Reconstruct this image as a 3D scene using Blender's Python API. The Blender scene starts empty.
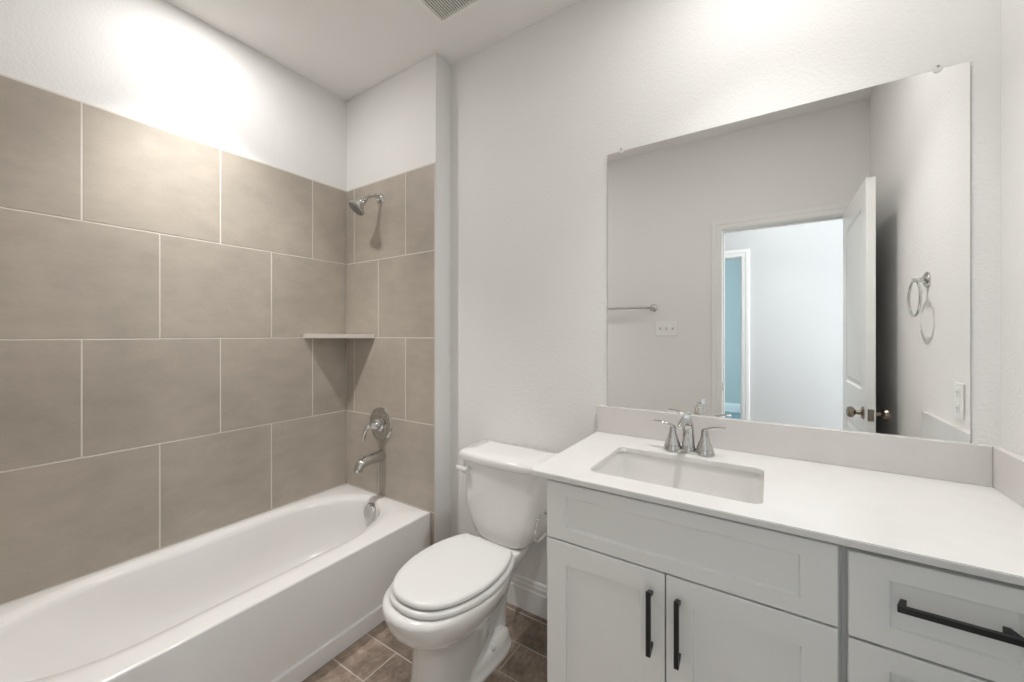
import bpy, bmesh, math, random
from mathutils import Vector, Matrix, noise
R = math.radians
C = bpy.context.scene.collection
SC = bpy.context.scene
random.seed(4)

# ------------------------------------------------------------------ key dimensions (metres)
H = 2.743                      # ceiling
XL, XR = -2.1925, 0.5176       # left (tub) wall, right wall
D = 1.591                      # wall that carries the mirror
Y1 = 1.476                     # furred shower wall
XP = -1.437                    # its outer corner
YF = -0.05                     # wall with the entry door
YH = -1.25                     # far wall of the hall
XC, YC, ZC = -0.603, 1.018, 0.888   # counter left, front, top

# ------------------------------------------------------------------ camera, world, exposure
cam = bpy.data.cameras.new('camera')
cam.lens = 393.13 / 1024 * 36
cam.sensor_width = 36
cam.shift_y = -6.4 / 1024
cam.clip_start = 0.01
co = bpy.data.objects.new('camera', cam)
C.objects.link(co)
co.location = (0, 0, 1.2935)
co.rotation_euler = (R(90), 0, R(33.18))
SC.camera = co
SC.view_settings.view_transform = 'Standard'
SC.view_settings.look = 'None'
SC.view_settings.exposure = 0.36
SC.view_settings.gamma = 1
SC.view_settings.use_curve_mapping = False
w = bpy.data.worlds.new('world')
SC.world = w
w.use_nodes = True
w.node_tree.nodes['Background'].inputs[0].default_value = (0.55, 0.75, 1.0, 1)
w.node_tree.nodes['Background'].inputs[1].default_value = 1.0

TUB_S, TUB_A, VAN_S, VAN_A, HALL_A, BED_W, HALL_FILL_W = 66, 4.2, 36, 4.2, 45, 58, 30     # watts: beam (S) and lens glow (A); last is the added hall fill
LENS_E = 4
WARM = (1.0, 0.988, 0.97)
HALLC = (0.93, 0.97, 1.0)
DAY = (0.66, 0.86, 1.0)

def lamp(name, loc, rot, size, power, color, parent, shape='DISK', size_y=None):
    if shape == 'SPOT':          # recessed can: the housing cuts the beam off softly
        l = bpy.data.lights.new(name, 'SPOT')
        l.shadow_soft_size = size
        l.spot_size = R(92)
        l.spot_blend = 1.0
    else:
        l = bpy.data.lights.new(name, 'AREA')
        l.shape = shape
        l.size = size
        if size_y: l.size_y = size_y
    l.energy = power
    l.color = color
    o = bpy.data.objects.new(name, l)
    C.objects.link(o)
    o.location = loc
    o.rotation_euler = rot
    if parent:
        o.parent = parent
        o.location = Vector(loc) - parent.location
    return o

# ------------------------------------------------------------------ materials
def mat(name, col, rough=0.5, metal=0.0, bump=None, var=None, emit=None, coat=0, spec=0.5, island=0):
    m = bpy.data.materials.new(name)
    m.use_nodes = True
    nt = m.node_tree
    b = nt.nodes['Principled BSDF']
    b.inputs['Roughness'].default_value = rough
    b.inputs['Metallic'].default_value = metal
    b.inputs['Specular IOR Level'].default_value = spec
    if coat:
        b.inputs['Coat Weight'].default_value = coat
        b.inputs['Coat Roughness'].default_value = 0.04
    tc = nt.nodes.new('ShaderNodeTexCoord')
    base = nt.nodes.new('ShaderNodeRGB')
    base.outputs[0].default_value = (*col, 1)
    out = base.outputs[0]
    def mult(src, lo, hi, fac):
        mr = nt.nodes.new('ShaderNodeMapRange')
        mr.inputs['To Min'].default_value = lo
        mr.inputs['To Max'].default_value = hi
        nt.links.new(fac, mr.inputs['Value'])
        mx = nt.nodes.new('ShaderNodeVectorMath'); mx.operation = 'SCALE'
        nt.links.new(src, mx.inputs[0]); nt.links.new(mr.outputs[0], mx.inputs['Scale'])
        return mx.outputs[0]
    if var:
        for (sc, det, lo, hi, st) in var:
            n = nt.nodes.new('ShaderNodeTexNoise')
            n.inputs['Scale'].default_value = sc
            n.inputs['Detail'].default_value = det
            mp = nt.nodes.new('ShaderNodeMapping')
            mp.inputs['Scale'].default_value = st
            nt.links.new(tc.outputs['Object'], mp.inputs[0])
            nt.links.new(mp.outputs[0], n.inputs['Vector'])
            cr = nt.nodes.new('ShaderNodeMapRange')
            cr.inputs['From Min'].default_value = 0.3
            cr.inputs['From Max'].default_value = 0.7
            nt.links.new(n.outputs['Fac'], cr.inputs['Value'])
            out = mult(out, lo, hi, cr.outputs[0])
    if island:
        g = nt.nodes.new('ShaderNodeNewGeometry')
        out = mult(out, 1 - island, 1 + island, g.outputs['Random Per Island'])
    nt.links.new(out, b.inputs['Base Color'])
    if bump:
        sc, det, dist = bump
        n = nt.nodes.new('ShaderNodeTexNoise')
        n.inputs['Scale'].default_value = sc
        n.inputs['Detail'].default_value = det
        nt.links.new(tc.outputs['Object'], n.inputs['Vector'])
        bp = nt.nodes.new('ShaderNodeBump')
        bp.inputs['Strength'].default_value = 1.0
        bp.inputs['Distance'].default_value = dist
        nt.links.new(n.outputs['Fac'], bp.inputs['Height'])
        nt.links.new(bp.outputs[0], b.inputs['Normal'])
    if emit:
        b.inputs['Emission Color'].default_value = (*emit[0], 1)
        b.inputs['Emission Strength'].default_value = emit[1]
    return m

U = (1, 1, 1)
M_WALL = mat('wall_paint', (0.865, 0.855, 0.84), 0.75, bump=(110, 3, 0.0013), spec=0.3)
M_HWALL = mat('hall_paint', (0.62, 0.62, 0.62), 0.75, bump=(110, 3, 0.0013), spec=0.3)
M_CEIL = mat('ceiling_paint', (0.90, 0.885, 0.865), 0.85, bump=(70, 2, 0.0008), spec=0.2)
M_TRIM = mat('trim_paint', (0.87, 0.865, 0.85), 0.35)
M_TILE = mat('wall_tile', (0.455, 0.405, 0.345), 0.42, var=[(2.6, 7, 0.87, 1.12, U), (9, 8, 0.94, 1.05, (1, 1, 2)), (60, 3, 0.97, 1.03, (1, 1, 4))], island=0.035)
M_GROUT = mat('wall_grout', (0.74, 0.70, 0.64), 0.9)
M_FTILE = mat('floor_tile', (0.27, 0.208, 0.163), 0.38, var=[(7, 12, 0.55, 1.45, (1, 1.6, 1)), (45, 9, 0.75, 1.25, (1.6, 1, 1))], bump=(25, 6, 0.0006), island=0.14)
M_FGROUT = mat('floor_grout', (0.56, 0.50, 0.44), 0.9)
M_ACRYL = mat('tub_enamel', (0.86, 0.845, 0.83), 0.16, coat=0.3)
M_CHINA = mat('white_china', (0.85, 0.838, 0.81), 0.10, coat=0.4)
M_SEAT = mat('seat_plastic', (0.80, 0.795, 0.78), 0.28)
M_CAB = mat('cabinet_paint', (0.91, 0.915, 0.90), 0.42)
M_CABIN = mat('cabinet_case', (0.60, 0.60, 0.59), 0.5)
M_QUARTZ = mat('quartz', (0.82, 0.81, 0.795), 0.20, var=[(14, 9, 0.975, 1.01, U)])
M_SPLASH = mat('splash_quartz', (0.74, 0.71, 0.69), 0.25, var=[(14, 9, 0.975, 1.01, U)])
M_CHROME = mat('chrome', (0.62, 0.62, 0.61), 0.06, 1.0)
M_NICKEL = mat('aged_nickel', (0.36, 0.31, 0.26), 0.25, 1.0)
M_BLACK = mat('matte_black', (0.012, 0.012, 0.013), 0.38)
M_DARK = mat('dark_void', (0.03, 0.028, 0.026), 0.8)
M_MIRROR = mat('mirror_silver', (0.955, 0.958, 0.945), 0.0, 1.0)
M_MEDGE = mat('mirror_edge', (0.10, 0.13, 0.12), 0.2)
M_CLIP = mat('clear_plastic', (0.82, 0.82, 0.80), 0.2)
M_PLATE = mat('plate_plastic', (0.90, 0.90, 0.88), 0.35)
M_RUBBER = mat('dark_nozzle_face', (0.25, 0.25, 0.25), 0.5)
M_LENS = mat('lamp_lens', (0.9, 0.9, 0.9), 0.5, emit=((1, 0.96, 0.9), LENS_E))
M_TEAL = mat('bedroom_paint', (0.56, 0.60, 0.58), 0.8)
M_CARPET = mat('carpet', (0.30, 0.40, 0.40), 0.95, bump=(300, 3, 0.003))
M_HALLFL = mat('hall_floor', (0.38, 0.35, 0.32), 0.6)
M_GLASS = mat('window_glass', (0.9, 0.95, 0.97), 0.02)
M_GLASS.node_tree.nodes['Principled BSDF'].inputs['Transmission Weight'].default_value = 1.0

# ------------------------------------------------------------------ mesh helpers
def finish_edges(bm, ang=35):
    for f in bm.faces: f.smooth = True
    for e in bm.edges:
        if len(e.link_faces) == 2:
            e.smooth = e.calc_face_angle(0) < R(ang)

def obj(name, bm, mats, parent=None, smooth=True, ang=35, local=False, wn=False, sub=0, solid=0):
    """links one mesh object; vertices are given in world space unless local"""
    bmesh.ops.recalc_face_normals(bm, faces=bm.faces[:])
    if smooth: finish_edges(bm, ang)
    me = bpy.data.meshes.new(name)
    o = bpy.data.objects.new(name, me)
    if parent is not None:
        o.parent = parent
        if not local:
            root = parent
            off = Vector((0, 0, 0))
            while root is not None:
                off += root.location
                root = root.parent
            bmesh.ops.translate(bm, verts=bm.verts[:], vec=-off)
    elif not local:
        lo = Vector([min(v.co[i] for v in bm.verts) for i in range(3)])
        hi = Vector([max(v.co[i] for v in bm.verts) for i in range(3)])
        c = Vector(((lo.x + hi.x) / 2, (lo.y + hi.y) / 2, lo.z))
        bmesh.ops.translate(bm, verts=bm.verts[:], vec=-c)
        o.location = c
    bm.to_mesh(me)
    bm.free()
    for m in (mats if isinstance(mats, (list, tuple)) else [mats]): me.materials.append(m)
    C.objects.link(o)
    if sub:
        s = o.modifiers.new('subdivision', 'SUBSURF'); s.levels = sub; s.render_levels = sub
    if wn:
        s = o.modifiers.new('weighted_normals', 'WEIGHTED_NORMAL'); s.keep_sharp = True; s.weight = 80
    return o

def thing(name, label, cat, loc=(0, 0, 0), rotz=0, group=None):
    o = bpy.data.objects.new(name, None)
    o.empty_display_size = 0.05
    C.objects.link(o)
    o.location = loc
    o.rotation_euler = (0, 0, rotz)
    o['label'] = label; o['category'] = cat
    if group: o['group'] = group
    return o

def tag(o, label, cat, group=None):
    o['label'] = label; o['category'] = cat
    if group: o['group'] = group
    return o

def struct(name, bm, m, label=None, **k):
    o = obj(name, bm, m, **k)
    o['kind'] = 'structure'
    if label: o['label'] = label
    return o

def bx(bm, x0, x1, y0, y1, z0, z1, bev=0, seg=2, mi=0):
    r = bmesh.ops.create_cube(bm, size=1.0)
    vs = r['verts']
    bmesh.ops.scale(bm, vec=(x1 - x0, y1 - y0, z1 - z0), verts=vs)
    bmesh.ops.translate(bm, vec=((x0 + x1) / 2, (y0 + y1) / 2, (z0 + z1) / 2), verts=vs)
    fs = list({f for v in vs for f in v.link_faces})
    if bev:
        es = list({e for v in vs for e in v.link_edges})
        rr = bmesh.ops.bevel(bm, geom=es, offset=bev, segments=seg, profile=0.5, affect='EDGES')
        fs = list({f for v in rr['verts'] for f in v.link_faces} | {f for f in fs if f.is_valid})
    for f in fs: f.material_index = mi
    return fs

def box(x0, x1, y0, y1, z0, z1, bev=0, seg=2):
    bm = bmesh.new()
    bx(bm, x0, x1, y0, y1, z0, z1, bev, seg)
    return bm

def loft(bm, rings, cap0=True, cap1=True, closed=True, mi=0):
    vr = [[bm.verts.new(p) for p in r] for r in rings]
    n = len(vr[0])
    for a, b in zip(vr[:-1], vr[1:]):
        for i in range(n if closed else n - 1):
            j = (i + 1) % n
            try: bm.faces.new((a[i], a[j], b[j], b[i])).material_index = mi
            except ValueError: pass
    if cap0: bm.faces.new(list(reversed(vr[0]))).material_index = mi
    if cap1: bm.faces.new(vr[-1]).material_index = mi
    return vr

def basis(d):
    d = Vector(d).normalized()
    up = Vector((0, 0, 1)) if abs(d.z) < 0.9 else Vector((1, 0, 0))
    s = d.cross(up).normalized()
    return d, s, s.cross(d).normalized()

def lathe(bm, origin, axis, prof, n=40, cap0=True, cap1=True, mi=0):
    """prof: list of (radius, distance along the axis)"""
    d, s, u = basis(axis)
    o = Vector(origin)
    rings = []
    for (r, h) in prof:
        rings.append([o + d * h + (s * math.cos(2 * math.pi * i / n) + u * math.sin(2 * math.pi * i / n)) * max(r, 1e-4) for i in range(n)])
    return loft(bm, rings, cap0, cap1, mi=mi)

def smooth_path(pts, k=8):
    """Catmull-Rom through (x, y, z, *extra) points"""
    out = []
    P = [tuple(p) for p in pts]
    P = [tuple(2 * a - b for a, b in zip(P[0], P[1]))] + P + [tuple(2 * a - b for a, b in zip(P[-1], P[-2]))]
    for i in range(1, len(P) - 2):
        for s in range(k):
            t = s / k
            out.append(tuple(0.5 * ((2 * b) + (c - a) * t + (2 * a - 5 * b + 4 * c - d) * t * t + (3 * b - a - 3 * c + d) * t ** 3)
                             for a, b, c, d in zip(P[i - 1], P[i], P[i + 1], P[i + 2])))
    out.append(P[-2])
    return out

def tube(bm, pts, n=16, sx=1.0, closed=False, up0=None, mi=0):
    """pts: (x, y, z, radius) or (x, y, z, rx, ry)"""
    ps = [Vector(p[:3]) for p in pts]
    rings = []
    N = len(ps)
    prev = None
    for i, p in enumerate(ps):
        if closed: t = ps[(i + 1) % N] - ps[i - 1]
        else: t = ps[min(i + 1, N - 1)] - ps[max(i - 1, 0)]
        t.normalize()
        if prev is None:
            up = Vector(up0) if up0 else (Vector((0, 0, 1)) if abs(t.z) < 0.9 else Vector((1, 0, 0)))
            s = t.cross(up).normalized()
        else:
            s = (prev - t * prev.dot(t)).normalized()
        prev = s
        u = s.cross(t)
        rx = pts[i][3]; ry = pts[i][4] if len(pts[i]) > 4 else rx
        rings.append([p + s * rx * math.cos(2 * math.pi * k / n) + u * ry * math.sin(2 * math.pi * k / n) for k in range(n)])
    if closed: rings.append(rings[0])
    if closed:
        vr = [[bm.verts.new(q) for q in r] for r in rings[:-1]]
        for a in range(len(vr)):
            b = (a + 1) % len(vr)
            for i in range(n):
                j = (i + 1) % n
                bm.faces.new((vr[a][i], vr[a][j], vr[b][j], vr[b][i])).material_index = mi
    else:
        loft(bm, rings, mi=mi)

def rrect(x0, x1, y0, y1, r, z, k=6):
    out = []
    for cx, cy, a0 in ((x1 - r, y1 - r, 0), (x0 + r, y1 - r, 90), (x0 + r, y0 + r, 180), (x1 - r, y0 + r, 270)):
        for i in range(k + 1):
            a = R(a0 + 90 * i / k)
            out.append((cx + r * math.cos(a), cy + r * math.sin(a), z))
    return out

def prism(bm, outer, holes, f, h0, h1):
    """fills outer minus holes (2D) and extrudes from h0 to h1; f maps (a, b, h) to 3D"""
    def cap(h):
        es = []; loops = []
        for lp in [outer] + holes:
            vs = [bm.verts.new(f(a, b, h)) for a, b in lp]
            loops.append(vs)
            es += [bm.edges.new((vs[i], vs[(i + 1) % len(vs)])) for i in range(len(vs))]
        bmesh.ops.triangle_fill(bm, use_beauty=True, use_dissolve=False, edges=es)
        return loops
    A = cap(h0); B = cap(h1)
    for la, lb in zip(A, B):
        n = len(la)
        for i in range(n):
            j = (i + 1) % n
            bm.faces.new((la[i], la[j], lb[j], lb[i]))

# ------------------------------------------------------------------ room shell
T = 0.115
def wall(name, boxes, m=M_WALL):
    bm = bmesh.new()
    for b in boxes: bx(bm, *b)
    return struct(name, bm, m, smooth=False)

wall('wall_left', [(XL - T, XL, YF - T, D + T, 0, H)])
wall('wall_back', [(XP - 0.2, XR + T, D, D + T, 0, H)])
wall('wall_shower', [(XL, XP, Y1 + 0.004, D + T, 0, H)])
wall('wall_right', [(XR, XR + T, YF, D, 0, H)])
DX0, DX1, DH = -0.285, 0.424, 2.052         # entry door opening
HX0, HX1 = -2.6, 2.2                         # hall extent
wall('wall_front', [(HX0, DX0 - 0.018, YF - T, YF, 0, H), (DX1 + 0.018, HX1, YF - T, YF, 0, H),
                    (DX0 - 0.018, DX1 + 0.018, YF - T, YF, DH + 0.018, H)])
BX0, BX1, BH = -0.94, -0.226, 2.049          # bedroom door opening in hall wall
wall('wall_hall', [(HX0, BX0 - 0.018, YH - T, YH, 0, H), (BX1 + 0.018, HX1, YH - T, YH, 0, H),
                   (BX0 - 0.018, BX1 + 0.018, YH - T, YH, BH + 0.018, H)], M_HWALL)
wall('wall_hall_end', [(HX0 - T, HX0, YH - T, YF, 0, H)])
wall('wall_hall_side', [(HX1, HX1 + T, YH - T, YF, 0, 0.9), (HX1, HX1 + T, YH - T, YF, 2.1, H), (HX1, HX1 + T, YH - T, -1.05, 0.9, 2.1), (HX1, HX1 + T, -0.25, YF, 0.9, 2.1)])
BY = -4.35
wall('wall_bedroom_far', [(-3.0, 0.9, BY - T, BY, 0, H)], M_TEAL)
wall('wall_bedroom_right', [(0.8, 0.9, BY, YH - T, 0, H)], M_TEAL)
WY0, WY1, WZ0, WZ1 = -3.4, -2.0, 0.8, 2.1    # bedroom window
wall('wall_bedroom_left', [(-3.1, -3.0, BY, YH - T, 0, WZ0), (-3.1, -3.0, BY, YH - T, WZ1, H),
                           (-3.1, -3.0, BY, WY0, WZ0, WZ1), (-3.1, -3.0, WY1, YH - T, WZ0, WZ1)], M_TEAL)
bm = bmesh.new()
for a in ((WY0, WY0 + 0.04, WZ0, WZ1), (WY1 - 0.04, WY1, WZ0, WZ1), (WY0 + 0.04, WY1 - 0.04, WZ0, WZ0 + 0.04),
          (WY0 + 0.04, WY1 - 0.04, WZ1 - 0.04, WZ1), ((WY0 + WY1) / 2 - 0.02, (WY0 + WY1) / 2 + 0.02, WZ0 + 0.04, WZ1 - 0.04)):
    bx(bm, -3.09, -3.04, a[0], a[1], a[2], a[3])
win = struct('window_1', bm, M_TRIM)
bl = lamp('window_daylight', (-2.99, (WY0 + WY1) / 2, (WZ0 + WZ1) / 2), (0, R(-90), 0), 1.3, BED_W, DAY, None, 'RECTANGLE', 1.2)

bm = bmesh.new()
for a in ((-1.05, -1.01, 0.9, 2.1), (-0.29, -0.25, 0.9, 2.1), (-1.01, -0.29, 0.9, 0.94), (-1.01, -0.29, 2.06, 2.1), (-1.01, -0.29, 1.48, 1.52)):
    bx(bm, HX1 + 0.03, HX1 + 0.08, a[0], a[1], a[2], a[3])
struct('fill_window', bm, M_TRIM)  # unseen window frame, added to go with the hall fill light
lamp('hall_fill_light', (HX1 - 0.01, -0.65, 1.5), (0, R(90), 0), 1.2, HALL_FILL_W, (0.90, 0.96, 1.0), None, 'RECTANGLE', 0.8)  # added fill light: evens out the hall and spills through the doorway

# floors and ceiling: bathroom floor is a brick-bond field of stone-look tiles
def tile_field(bm, mapf, u0, u1, rows, joints, gap=0.003, depth=0.004, bev=0.0012):
    """rows: list of (v0, v1); joints: function(row index) -> sorted list of joint positions. face at h = 0, body to -depth"""
    for i, (v0, v1) in enumerate(rows):
        js = [u0] + [j for j in joints(i) if u0 + 0.01 < j < u1 - 0.01] + [u1]
        for a, b in zip(js[:-1], js[1:]):
            g = gap / 2
            A, B, P, Q = a + g, b - g, v0 + g, v1 - g
            if B - A < 0.004 or Q - P < 0.004: continue
            r = [[(A, P, -depth), (B, P, -depth), (B, Q, -depth), (A, Q, -depth)],
                 [(A, P, -bev), (B, P, -bev), (B, Q, -bev), (A, Q, -bev)],
                 [(A + bev, P + bev, 0), (B - bev, P + bev, 0), (B - bev, Q - bev, 0), (A + bev, Q - bev, 0)]]
            loft(bm, [[mapf(*p) for p in ring] for ring in r], mi=0)

bm = bmesh.new()
P0 = 0.157
rows = [(0.924 - 7 * P0 + P0 * i, 0.924 - 7 * P0 + P0 * (i + 1)) for i in range(13)]
rows = [(max(a, YF - 0.06), min(b, D)) for a, b in rows if b > YF - 0.06 and a < D]
LT = 0.6
def fj(i):
    v = rows[i][0] if rows[i][0] > YF - 0.05 else rows[i][1] - P0
    k = round((v - 0.924) / P0)
    off = -1.268 + 0.19875 * k
    return [off + LT * j for j in range(-8, 9)]
tile_field(bm, lambda u, v, h: (u, v, h), XL, XR, rows, fj, gap=0.0055)
bx(bm, XL - T, XR + T, YF - 0.06, D + T, -0.05, -0.0012, mi=1)
struct('floor', bm, [M_FTILE, M_FGROUT], smooth=False)
struct('floor_hall', box(HX0, HX1, YH - 0.06, YF - 0.06, -0.05, 0.0), M_HALLFL, smooth=False)
struct('floor_bedroom', box(-3.1, 0.9, BY, YH - 0.06, -0.05, 0.0), M_CARPET, smooth=False)
struct('ceiling', box(XL - T, XR + T, YF - T, D + T, H, H + 0.05), M_CEIL, smooth=False)
struct('ceiling_hall', box(-3.1, HX1 + T, BY - T, YF - T, H, H + 0.05), M_CEIL, smooth=False)

# ------------------------------------------------------------------ tiled surround
ZT, TP = 2.178, 0.4505
rows = [(ZT - TP * (i + 1), ZT - TP * i) for i in range(4)] + [(0.0, ZT - TP * 4)]
def lj(i):
    o = (0.356 if i % 2 == 0 else 0.585)
    return [o + 0.4515 * k for k in range(-3, 5)]
TF = 0.006
bm = bmesh.new()
tile_field(bm, lambda u, v, h: (XL + TF + h, u, v), YF + TF, Y1 - TF + 0.0035, rows, lj, gap=0.0046)
bx(bm, XL, XL + TF - 0.001, YF + TF, Y1 - TF + 0.002, 0, ZT + 0.004, mi=1)
struct('wall_tile_left', bm, [M_TILE, M_GROUT], smooth=False)
def aj(i):
    o = (-2.109 if i % 2 == 0 else -1.885)
    return [o + 0.4515 * k for k in range(-1, 3)]
bm = bmesh.new()
tile_field(bm, lambda u, v, h: (u, Y1 - TF + 0.004 - h, v), XL + TF, XP - 0.004, rows, aj, gap=0.0046)
bx(bm, XL + TF, XP - 0.003, Y1 - TF + 0.005, Y1 + 0.004, 0, ZT + 0.004, mi=1)
struct('wall_tile_shower', bm, [M_TILE, M_GROUT], smooth=False)
bm = bmesh.new()
tile_field(bm, lambda u, v, h: (u, YF + TF + h, v), XL + TF, XP - 0.004, rows, aj, gap=0.0046)
bx(bm, XL, XP - 0.003, YF, YF + TF - 0.001, 0, ZT + 0.004, mi=1)
struct('wall_tile_front', bm, [M_TILE, M_GROUT], smooth=False)

# ------------------------------------------------------------------ baseboards, casings, doors
BASEP = [(0, 0), (0.014, 0), (0.014, 0.098), (0.0115, 0.104), (0.0115, 0.122), (0.0085, 0.128), (0.0075, 0.139), (0.003, 0.146), (0, 0.146)]
def baseboard(name, p0, p1, nrm):
    bm = bmesh.new()
    r = []
    for p in (p0, p1):
        r.append([(p[0] + nrm[0] * a, p[1] + nrm[1] * a, b) for a, b in BASEP])
    loft(bm, r)
    return struct(name, bm, M_TRIM, ang=20)
baseboard('baseboard_back', (XP, D), (-0.556, D), (0, -1))
baseboard('baseboard_shower', (XP, Y1 + 0.004), (XP, D - 0.014), (1, 0))
baseboard('baseboard_front', (-1.455, YF), (DX0 - 0.066, YF), (0, 1))
baseboard('baseboard_right', (XR, YF + 0.018), (XR, 1.056), (-1, 0))
baseboard('baseboard_hall', (BX1 + 0.076, YH), (HX1, YH), (0, 1))
baseboard('baseboard_bedroom', (-3.0, BY), (0.8, BY), (0, 1))

CAS = [(0, 0), (0, 0.010), (0.006, 0.012), (0.030, 0.013), (0.036, 0.017), (0.060, 0.018), (0.066, 0.014), (0.066, 0)]
def casing(name, x0, x1, h, yw, ny, width=0.066):
    """mitred casing round an opening; profile offsets outward from the opening edge"""
    bm = bmesh.new()
    k = width / 0.066
    def ring(fn): return [fn(a * k, b) for a, b in CAS]
    r = [ring(lambda a, b: (x0 - a, yw + ny * b, 0)), ring(lambda a, b: (x0 - a, yw + ny * b, h + a)),
         ring(lambda a, b: (x1 + a, yw + ny * b, h + a)), ring(lambda a, b: (x1 + a, yw + ny * b, 0))]
    loft(bm, r)
    return struct(name, bm, M_TRIM, ang=20)
casing('trim_1', DX0 - 0.004, DX1 + 0.004, DH + 0.004, YF, 1)
casing('trim_2', DX0 - 0.004, DX1 + 0.004, DH + 0.004, YF - T, -1)
casing('trim_3', BX0 - 0.004, BX1 + 0.004, BH + 0.004, YH, 1)
def jamb(name, x0, x1, h, ya, yb):
    bm = bmesh.new()
    bx(bm, x0 - 0.018, x0, ya, yb, 0, h)
    bx(bm, x1, x1 + 0.018, ya, yb, 0, h)
    bx(bm, x0 - 0.018, x1 + 0.018, ya, yb, h, h + 0.018)
    ym = ya + 0.03
    bx(bm, x0, x0 + 0.01, ym, ym + 0.035, 0, h); bx(bm, x1 - 0.01, x1, ym, ym + 0.035, 0, h)
    bx(bm, x0 + 0.01, x1 - 0.01, ym, ym + 0.035, h - 0.01, h)
    return struct(name, bm, M_TRIM, smooth=False)
j = jamb('trim_4', DX0, DX1, DH, YF - T, YF)
obj('strike_plate', box(DX0, DX0 + 0.0015, YF - 0.032, YF - 0.008, 0.885, 0.942), M_NICKEL, j)
jamb('trim_5', BX0, BX1, BH, YH - T, YH)

# open two-panel entry door, hinged on its right jamb and swung into the room
d1 = bpy.data.objects.new('door_1', None); C.objects.link(d1)
d1['kind'] = 'structure'
d1['label'] = 'white two panel door standing open beside the right wall, seen in the mirror'
d1.location = (DX1, YF + 0.006, 0.008)
bm = bmesh.new()
LW, LH, LTH = 0.706, 2.038, 0.035
# leaf lies in the local YZ plane: y 0..LW, x -LTH..0
def panel_face(bm, xs, sgn):
    ys = [0, 0.112, LW - 0.112, LW]; zs = [0, 0.215, 0.80, 1.005, LH - 0.115, LH]
    for i in range(3):
        for k in range(5):
            A, B, P, Q = ys[i], ys[i + 1], zs[k], zs[k + 1]
            if i == 1 and k in (1, 3):
                rs = []
                for ins, dep in ((0, 0), (0.012, 0.008), (0.022, 0.008), (0.040, 0.002)):
                    rs.append([(xs - sgn * dep, A + ins, P + ins), (xs - sgn * dep, B - ins, P + ins), (xs - sgn * dep, B - ins, Q - ins), (xs - sgn * dep, A + ins, Q - ins)])
                loft(bm, rs, cap0=False)
            else:
                bm.faces.new([bm.verts.new(p) for p in ((xs, A, P), (xs, B, P), (xs, B, Q), (xs, A, Q))])
panel_face(bm, 0, 1); panel_face(bm, -LTH, -1)
for q in (((0, 0, 0), (-LTH, 0, 0), (-LTH, 0, LH), (0, 0, LH)), ((0, LW, 0), (-LTH, LW, 0), (-LTH, LW, LH), (0, LW, LH)),
          ((0, 0, 0), (-LTH, 0, 0), (-LTH, LW, 0), (0, LW, 0)), ((0, 0, LH), (-LTH, 0, LH), (-LTH, LW, LH), (0, LW, LH))):
    bm.faces.new([bm.verts.new(p) for p in q])
bmesh.ops.remove_doubles(bm, verts=bm.verts[:], dist=1e-5)
leaf = obj('door_leaf', bm, M_TRIM, d1, local=True, smooth=False)
for sgn, x in ((-1, -LTH), (1, 0)):
    bm = bmesh.new()
    lathe(bm, (x, LW - 0.062, 0.90), (sgn, 0, 0), [(0.030, 0), (0.031, 0.004), (0.026, 0.008), (0.012, 0.010), (0.010, 0.028), (0.015, 0.032), (0.026, 0.040), (0.0285, 0.050), (0.024, 0.060), (0.012, 0.065), (0.0, 0.066)], 28)
    obj('door_knob', bm, M_NICKEL, leaf, local=True)
obj('latch_plate', box(-0.029, -0.006, LW, LW + 0.002, 0.872, 0.928), M_NICKEL, leaf, local=True)
for z in (0.25, 1.0, 1.80):
    bm = bmesh.new()
    lathe(bm, (0.004, -0.004, z), (0, 0, 1), [(0.005, -0.045), (0.005, 0.045)], 12)
    obj('hinge', bm, M_NICKEL, leaf, local=True)

# ------------------------------------------------------------------ recessed lamps
def downlight(loc, label, beam, glow, rad=0.036, col=WARM):
    t = thing('recessed_light', label, 'ceiling light', loc, group='recessed ceiling lights')
    bm = bmesh.new()
    lathe(bm, loc, (0, 0, -1), [(0.095, 0), (0.096, 0.003), (0.090, 0.007), (0.074, 0.008), (0.070, 0.004)], 48, cap0=False, cap1=False)
    obj('trim_ring', bm, M_TRIM, t)
    bm = bmesh.new()
    lathe(bm, loc, (0, 0, -1), [(0.070, 0.003), (0.072, 0.005), (0.05, 0.0055)], 48)
    obj('lens', bm, M_LENS, t)
    lamp('lamp_beam', (loc[0], loc[1], loc[2] - 0.055), (0, 0, 0), rad, beam, col, t, 'SPOT')
    lamp('lamp_glow', (loc[0], loc[1], loc[2] - 0.009), (0, 0, 0), 0.13, glow, col, t)
    return t
downlight((-1.83, 0.70, H), 'round white recessed ceiling light over the bathtub, at the top edge', TUB_S, TUB_A)
downlight((-0.02, 1.12, H), 'round white recessed ceiling light over the sink counter', VAN_S, VAN_A)
downlight((0.10, -0.55, H), 'round white recessed ceiling light in the hall outside the door', HALL_A, HALL_A * 0.12, col=HALLC)

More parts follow.
